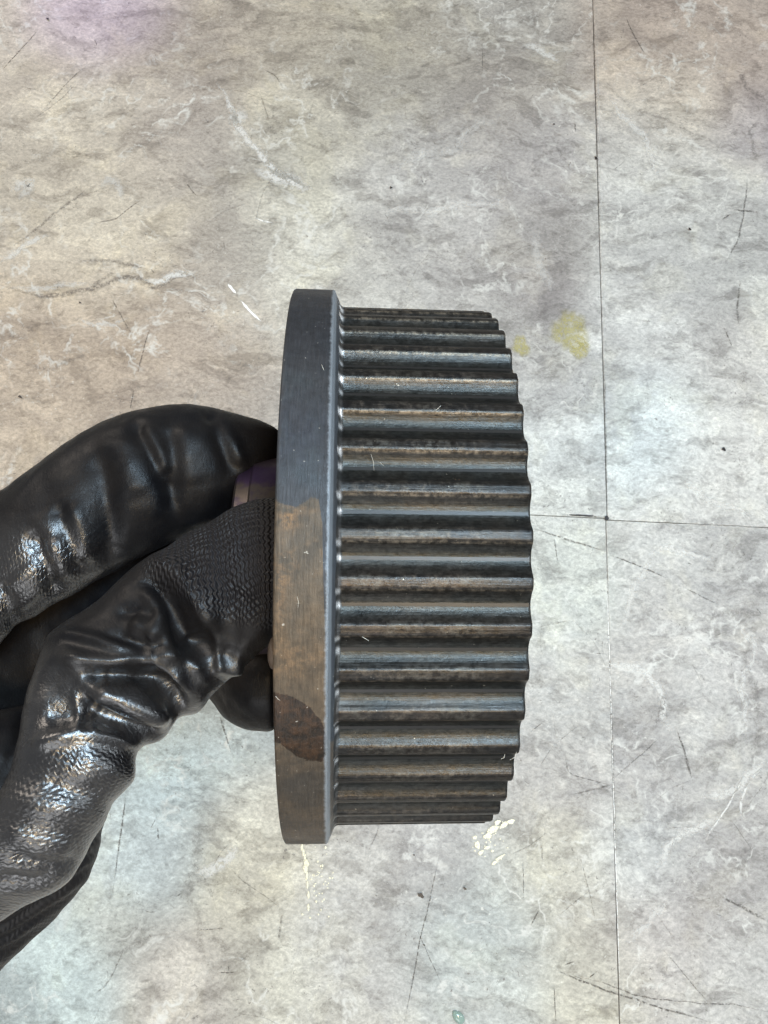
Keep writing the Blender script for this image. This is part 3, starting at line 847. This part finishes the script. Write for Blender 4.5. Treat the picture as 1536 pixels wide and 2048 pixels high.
DIG['middle'] = [
    ((575, 1235), (575, 1460), 152, .8), ((545, 1235), (545, 1460), 152, .9), ((508, 1240), (508, 1458), 152, .9), ((469, 1230), (469, 1446), 153, .9),
    ((430, 1200), (441, 1427), 155, .9), ((400, 1150), (418, 1396), 157, .9), ((360, 1075), (385, 1370), 160, .8), ((300, 1030), (310, 1360), 163, .7),
    ((200, 1040), (200, 1380), 166, .7), ((60, 1120), (60, 1450), 168, .8), ((-120, 1250), (-120, 1540), 169, .9), ((-330, 1340), (-330, 1640), 170, 1)]
DIG['ring'] = [
    ((455, 930), (470, 1110), 178, .8), ((430, 925), (440, 1120), 178, .9), ((380, 930), (380, 1180), 180, .9), ((300, 950), (300, 1240), 182, .8),
    ((200, 980), (200, 1300), 184, .8), ((60, 1060), (60, 1400), 186, .8), ((-150, 1200), (-150, 1500), 188, .8), ((-350, 1300), (-350, 1640), 188, .9)]
DIG['palm'] = [
    ((150, 1330), (235, 1560), 150, .5), ((110, 1350), (222, 1610), 148, .6), ((60, 1400), (205, 1657), 145, .65), ((10, 1420), (193, 1712), 143, .7),
    ((-60, 1420), (164, 1774), 142, .7), ((-130, 1400), (113, 1829), 142, .7), ((-220, 1400), (59, 1880), 142, .7), ((-300, 1400), (-5, 1942), 142, .7),
    ((-420, 1380), (-110, 2040), 143, .7), ((-560, 1380), (-280, 2120), 145, .7), ((-760, 1500), (-520, 2160), 150, .75), ((-1000, 1680), (-790, 2200), 155, .8),
    ((-1300, 1900), (-1130, 2380), 160, .85), ((-1700, 2180), (-1550, 2650), 165, .85)]
IDS = {k: i for i, k in enumerate(DIG)}


def sweep(st, nu=None, nphi=96, close_tip=True):
    A_ = np.array([at(s[0][0], s[0][1], s[2]) for s in st]); B_ = np.array([at(s[1][0], s[1][1], s[2]) for s in st])
    T_ = np.array([s[3] for s in st])
    C_ = (A_ + B_) / 2
    L = np.concatenate([[0], np.cumsum(np.linalg.norm(np.diff((A_ + B_) / 2, axis=0), axis=1))])
    n = int(L[-1] / .6)
    u = np.linspace(0, L[-1], n)

    def pch(vals):
        # monotone-ish cubic (Catmull-Rom tangents)
        vals = np.asarray(vals, float)
        m = np.gradient(vals, L, axis=0)
        i = np.clip(np.searchsorted(L, u, side='right') - 1, 0, len(L) - 2)
        h = (L[i + 1] - L[i]); tt = (u - L[i]) / h
        if vals.ndim == 2: h = h[:, None]; tt = tt[:, None]
        return ((2 * tt ** 3 - 3 * tt ** 2 + 1) * vals[i] + (tt ** 3 - 2 * tt ** 2 + tt) * h * m[i] + (-2 * tt ** 3 + 3 * tt ** 2) * vals[i + 1] + (tt ** 3 - tt ** 2) * h * m[i + 1])
    Au, Bu, Tu = pch(A_), pch(B_), pch(T_)
    Cu = (Au + Bu) / 2; Wu = (Au - Bu) / 2
    # silhouettes of a swollen section sit slightly inside: keep edges at the drawn outline
    Tg = np.gradient(Cu, axis=0); Tg /= np.linalg.norm(Tg, axis=1)[:, None]
    Wn = Wu / np.linalg.norm(Wu, axis=1)[:, None]
    Vd = -Cu / np.linalg.norm(Cu, axis=1)[:, None]
    Dn = Vd - Wn * (Vd * Wn).sum(1)[:, None]; Dn /= np.linalg.norm(Dn, axis=1)[:, None]
    hw = np.linalg.norm(Wu, axis=1)
    cap = np.sqrt(np.clip(1 - (1 - np.clip(u / 4.0, 0, 1)) ** 2, .02, 1)) if close_tip else np.ones(n)
    verts = []; info = []
    for k in range(n):
        # limit thickness by local real width perpendicular to the axis
        wp = np.linalg.norm(Wu[k] - Tg[k] * Wu[k].dot(Tg[k]))
        for q in range(nphi):
            ph = 2 * math.pi * q / nphi
            verts.append(Cu[k] + cap[k] * (Wu[k] * math.cos(ph) + Dn[k] * wp * Tu[k] * math.sin(ph)))
            info.append((u[k], (ph if ph < math.pi * 1.5 else ph - 2 * math.pi) * wp))
    faces = [(k * nphi + q, k * nphi + (q + 1) % nphi, (k + 1) * nphi + (q + 1) % nphi, (k + 1) * nphi + q) for k in range(n - 1) for q in range(nphi)]
    faces.append(tuple(range(nphi))[::-1]); faces.append(tuple((n - 1) * nphi + q for q in range(nphi)))
    return np.array(verts), faces, np.array(info)


allv = []; allf = []; allid = []; alli = []
off = 0
for name, st in DIG.items():
    v, f, inf = sweep(st)
    allv.append(v); allf += [tuple(i + off for i in q) for q in f]; allid += [IDS[name]] * len(v); alli.append(inf); off += len(v)
allv = np.concatenate(allv); alli = np.concatenate(alli)
Amc = np.array(MC)
wv = (allv / 1000) @ Amc[:3, :3].T + Amc[:3, 3]
hand = mesh_obj('gloved_hand', wv, allf)
rm = hand.modifiers.new('r', 'REMESH'); rm.mode = 'VOXEL'; rm.voxel_size = .00045; rm.use_smooth_shade = True
dg = bpy.context.evaluated_depsgraph_get()
ev = hand.evaluated_get(dg)
me2 = bpy.data.meshes.new_from_object(ev)
hand.modifiers.clear(); old = hand.data; hand.data = me2; bpy.data.meshes.remove(old); me2.name = 'gloved_hand'
me2.polygons.foreach_set('use_smooth', [True] * len(me2.polygons))
nv = len(me2.vertices)
P = np.empty(nv * 3); me2.vertices.foreach_get('co', P); P = P.reshape(-1, 3)
ed = np.empty(len(me2.edges) * 2, dtype=np.int64); me2.edges.foreach_get('vertices', ed); ed = ed.reshape(-1, 2)
deg = np.bincount(ed.ravel(), minlength=nv)[:, None]


def smooth(Q, it, lam=.6):
    Q = Q.copy()
    for _ in range(it):
        S = np.zeros_like(Q)
        for c in range(Q.shape[1]):
            S[:, c] = np.bincount(ed[:, 0], Q[ed[:, 1], c], nv) + np.bincount(ed[:, 1], Q[ed[:, 0], c], nv)
        Q += lam * (S / deg - Q)
    return Q


P = smooth(P, 4)
kd = kdtree.KDTree(len(wv) // 2 + 1)
for i in range(0, len(wv), 2): kd.insert(wv[i], i)
kd.balance()
near = np.array([kd.find(p)[1] for p in P])
ids = np.array(allid)[near]; inf = alli[near]
inf = smooth(inf.astype(float), 3)
me2.vertices.foreach_set('co', P.ravel()); me2.update()
Nn = np.empty(nv * 3); me2.vertices.foreach_get('normal', Nn); Nn = Nn.reshape(-1, 3)
px, py, dp = proj_np(P)
view = np.array(MC.translation) - P; view /= np.linalg.norm(view, axis=1)[:, None]
fac = np.clip((Nn * view).sum(1) * 2.2 + .35, 0, 1)


def segdist(px, py, pts):
    best = np.full(len(px), 1e9); tb = np.zeros(len(px))
    n = len(pts) - 1
    for i in range(n):
        ax, ay = pts[i]; bx, by = pts[i + 1]
        dx, dy = bx - ax, by - ay
        t_ = np.clip(((px - ax) * dx + (py - ay) * dy) / (dx * dx + dy * dy + 1e-9), 0, 1)
        d = np.hypot(px - ax - t_ * dx, py - ay - t_ * dy)
        m = d < best; best[m] = d[m]; tb[m] = (i + t_[m]) / n
    return best, tb


disp = np.zeros(nv)


def stroke(dig, pts, sig, amp, ends=.15, power=2.0):
    """fold drawn over the cloth: sigma in px, amp in mm (+ ridge, - crease)"""
    xs = [p[0] for p in pts]; ys = [p[1] for p in pts]; m_ = sig * 3.2
    sel = np.where((px > min(xs) - m_) & (px < max(xs) + m_) & (py > min(ys) - m_) & (py < max(ys) + m_) & (ids == IDS[dig]) & (fac > 0))[0]
    if not len(sel): return
    d, tt = segdist(px[sel], py[sel], pts)
    e = np.clip(np.minimum(tt, 1 - tt) / max(ends, 1e-3), 0, 1) if ends > 0 else 1
    e = .15 + .85 * e
    disp[sel] += amp * np.exp(-.5 * (d / sig) ** power) * fac[sel] * e


T = 'thumb'
stroke(T, [(289, 1124), (332, 1130), (365, 1150), (390, 1190), (412, 1235), (440, 1275)], 15.6, 1.53)
stroke(T, [(284, 1150), (318, 1182), (348, 1228), (378, 1285), (405, 1330)], 16.8, -3.24)
stroke(T, [(380, 1270), (420, 1310), (470, 1330)], 28.8, -1.44)
stroke(T, [(279, 1172), (305, 1190), (322, 1212), (332, 1245)], 9.6, 1.44)
stroke(T, [(262, 1240), (292, 1256), (325, 1270)], 18.0, 1.53)
stroke(T, [(232, 1222), (280, 1228), (310, 1230)], 8.4, -0.81)
stroke(T, [(115, 1268), (150, 1268), (195, 1278), (242, 1295), (286, 1305)], 7.2, 0.90)
stroke(T, [(200, 1264), (250, 1282), (300, 1292), (340, 1296)], 7.2, -0.72)
stroke(T, [(286, 1306), (325, 1303), (377, 1316), (410, 1345)], 9.6, 1.26)
stroke(T, [(120, 1310), (156, 1320), (221, 1328), (260, 1324), (318, 1327), (348, 1358), (378, 1400)], 9.6, 1.71)
stroke(T, [(160, 1345), (215, 1350), (275, 1346), (325, 1358), (352, 1395), (378, 1425)], 14.4, -2.61)
stroke(T, [(185, 1372), (234, 1391), (286, 1420), (340, 1446)], 18.0, 2.25)
stroke(T, [(165, 1400), (195, 1428), (234, 1446), (290, 1464), (336, 1474)], 10.8, -2.34)
stroke(T, [(60, 1490), (100, 1478), (148, 1466), (219, 1474), (281, 1488)], 12.0, 1.26)
stroke(T, [(90, 1440), (125, 1430), (160, 1435)], 14.4, -0.81)
stroke(T, [(150, 1386), (156, 1410), (157, 1430), (151, 1462)], 3.6, .75, .05)
stroke(T, [(184, 1414), (186, 1440), (185, 1466)], 3.2, .6, .05)
stroke(T, [(20, 1705), (60, 1727), (110, 1732), (165, 1722)], 9.6, -0.90)
stroke(T, [(10, 1655), (80, 1690), (150, 1690)], 15.6, 0.54)
stroke(T, [(90, 1560), (150, 1580), (230, 1570)], 12.0, -0.45)
stroke(T, [(-10, 1760), (60, 1765), (110, 1752)], 10.8, -0.81)
stroke(T, [(414, 1372), (400, 1330), (375, 1290)], 10.8, 0.81)
stroke(T, [(488, 1333), (455, 1338), (428, 1335)], 9.6, 1.62)
stroke(T, [(492, 1180), (450, 1230), (440, 1290)], 31.2, -1.08)
stroke(T, [(110, 1300), (90, 1360), (75, 1430)], 14.4, 0.54)
T = 'index'
stroke(T, [(262, 840), (280, 862), (300, 895), (322, 935), (345, 990), (352, 1050)], 13.5, -1.42)
stroke(T, [(285, 845), (303, 880), (322, 915), (336, 950)], 10.2, 1.05)
stroke(T, [(335, 850), (345, 890), (350, 940), (350, 1000)], 12.0, -0.84)
stroke(T, [(412, 815), (434, 850), (452, 900), (468, 950)], 12.0, -1.29)
stroke(T, [(428, 832), (450, 865), (466, 900), (480, 935)], 11.6, 0.93)
stroke(T, [(370, 840), (390, 900), (400, 970)], 31.9, 0.50)
stroke(T, [(132, 1010), (152, 1046), (162, 1090), (165, 1130)], 18.8, 1.05)
stroke(T, [(112, 1000), (125, 1035), (142, 1080), (152, 1118), (160, 1150)], 13.5, -1.29)
stroke(T, [(190, 900), (206, 950), (212, 1014), (222, 1080), (225, 1140)], 18.0, -1.42)
stroke(T, [(95, 1080), (120, 1120), (138, 1160)], 21.8, 0.99)
stroke(T, [(60, 1060), (74, 1090), (92, 1128), (106, 1170), (114, 1200)], 12.0, -1.87)
stroke(T, [(25, 1150), (52, 1175), (75, 1200)], 37.7, 1.18)
stroke(T, [(-20, 1160), (5, 1190), (22, 1225), (34, 1258)], 12.0, -1.68)
stroke(T, [(60, 960), (90, 985), (110, 1010)], 30.0, -0.39)
stroke(T, [(240, 870), (250, 930), (262, 1000)], 23.2, 0.56)
T = 'palm'
for k in range(9):
    y0 = 1690 + k * 27
    stroke(T, [(230, y0 - 70), (130, y0 + 5), (20, y0 + 75), (-40, y0 + 105)], 5.0, -.55, 0)
stroke(T, [(60, 1400), (40, 1480), (0, 1580)], 12, -.8)
# baggy cloth unevenness
from mathutils import noise as mn
sel = np.where((px > -150) & (px < 620) & (py > 760) & (py < 2000))[0]
for i in sel:
    p = P[i] * 110
    q = P[i] * 330
    disp[i] += mn.noise(Vector(p)) * .55 + mn.noise(Vector(q)) * .16
disp = smooth(disp[:, None], 2)[:, 0]
P2 = P + Nn * disp[:, None] / 1000
me2.vertices.foreach_set('co', P2.ravel()); me2.update()
fattr(hand, 'along', inf[:, 0]); fattr(hand, 'around', inf[:, 1])
kn = np.zeros(nv)
m = ids == IDS['thumb']
edge = np.interp(px, [260, 300, 340, 380, 420, 470, 520, 560], [1120, 1128, 1132, 1145, 1175, 1195, 1200, 1200])
kn[m] = .8 * np.clip((edge[m] - py[m]) / 110 + .6, 0, 1) * np.clip((px[m] - 270) / 60, 0, 1)
m = (ids == IDS['thumb']) & (py > 1440); kn[m] = .07 * np.clip((py[m] - 1460) / 60, 0, 1)
m = (ids == IDS['index']) & (px < 200); kn[m] = .08 * np.clip((200 - px[m]) / 60, 0, 1) * np.clip((py[m] - 1040) / 60, 0, 1)
fattr(hand, 'knit', kn)
rib = np.zeros(nv); m = ids == IDS['palm']
rib[m] = np.clip((py[m] - 1640) / 40, 0, 1)
m = ids == IDS['thumb']
rib[m] = .3 * np.clip((py[m] - 1560) / 120, 0, 1)
fattr(hand, 'rib', rib)
gl = np.zeros(nv)
m = ids == IDS['thumb']; gl[m] = np.clip((py[m] - 1280) / 120, 0, 1)
m = ids == IDS['index']; gl[m] = np.clip((py[m] - 1020) / 80, 0, 1) * np.clip((260 - px[m]) / 60, 0, 1)
fattr(hand, 'film', gl)


def glove_material():
    t = NT('black_coated_glove')
    co = t.coord()
    s, r_ = t.attr('along'), t.attr('around')            # mm
    wv_ = t.math('MULTIPLY', t.math('SUBTRACT', t.noise(co, 200, 2, .5), .5), .9)
    sn = t.math('ADD', s, wv_)
    # knit: slanted stitch columns broken by rows
    col = t.math('SINE', t.math('ADD', t.math('MULTIPLY', sn, 7.4), t.math('MULTIPLY', t.math('SINE', t.math('MULTIPLY', r_, 5.5)), 1.1)))
    row = t.math('SINE', t.math('ADD', t.math('MULTIPLY', r_, 5.5), t.math('MULTIPLY', sn, 1.4)))
    knit = t.math('ADD', col, t.math('MULTIPLY', row, .45))
    knit = t.math('MULTIPLY', knit, t.attr('knit'))
    ribs = t.math('MULTIPLY', t.math('SINE', t.math('ADD', t.math('MULTIPLY', s, 5.2), t.math('MULTIPLY', wv_, 1.5))), t.attr('rib'))
    # crinkled coating
    st = t.vadd(co, t.vscale(t.vadd(t.noise(co, 500, 3, .6, out='Color'), (.5, .5, .5), 'SUBTRACT'), .0012))
    cr = t.vor(st, 900, 'DISTANCE_TO_EDGE')
    cr = t.ramp(cr, 0, .25)
    cr2 = t.noise(st, 1500, 4, .7)
    cr3 = t.noise(t.comb(t.math('MULTIPLY', s, 1.3), t.math('MULTIPLY', r_, .45)), 1.3, 5, .7, .6)
    film = t.attr('film')
    h = t.math('ADD', t.math('MULTIPLY', cr, t.math('ADD', .10, t.math('MULTIPLY', film, .34))), t.math('MULTIPLY', cr2, .8))
    h = t.math('ADD', h, t.math('MULTIPLY', cr3, 1.4))
    h = t.math('ADD', h, t.math('MULTIPLY', ribs, 1.1))
    nb0 = t.bump(knit, .00034, 1.0)
    nb = t.bump(h, .00010, .5, nb0)
    big = t.noise(co, 70, 4, .6)
    c = t.mix(t.ramp(big, .35, .65), (.004, .004, .005), (.009, .0075, .007))
    dust = t.math('MULTIPLY', t.ramp(t.noise(co, 2200, 3, .7), .62, .74), t.ramp(big, .45, .7))
    c = t.mix(t.math('MULTIPLY', dust, .25), c, (.09, .085, .08))
    c = t.mix(t.math('MULTIPLY', t.attr('knit'), .8), c, (.020, .017, .019))
    r = t.ramp(t.math('ADD', t.noise(co, 420, 4, .65), t.math('MULTIPLY', big, .5)), .55, .95, .27, .42)
    r = t.math('ADD', r, t.math('MULTIPLY', t.math('SUBTRACT', 1.0, film), .13))
    r = t.math('ADD', r, t.math('MULTIPLY', t.attr('knit'), .10))
    return t.bsdf(c, r, 0, nb, t.math('ADD', .24, t.math('ADD', t.math('MULTIPLY', film, .76), t.math('MULTIPLY', t.attr('knit'), .3))), t.math('MULTIPLY', film, .9), .27)


me2.materials.clear(); me2.materials.append(glove_material())
hand['label'] = 'hand in a creased shiny black coated work glove gripping the pulley hub'
hand['category'] = 'hand'

# ================================================================== purple work light spots
def spot(name, px_, py_, power, size_deg, col, h=.9, dx=0, dy=0):
    d = bpy.data.lights.new(name, 'SPOT'); d.energy = power; d.color = col
    d.spot_size = rad(size_deg); d.spot_blend = 1.0; d.shadow_soft_size = .02
    o = bpy.data.objects.new(name, d); COL.objects.link(o)
    tg = on_floor(px_, py_)
    o.location = tg + Vector((dx, dy, h))
    o.rotation_euler = (tg - o.location).to_track_quat('-Z', 'Y').to_euler()


spot('purple_lamp', 195, -5, 12.0, 9.5, (.30, .12, 1.0), .9, -.15, .5)
spot('purple_lamp', 1600, 230, .7, 11, (.5, .25, 1.0), .9, .3, .4)
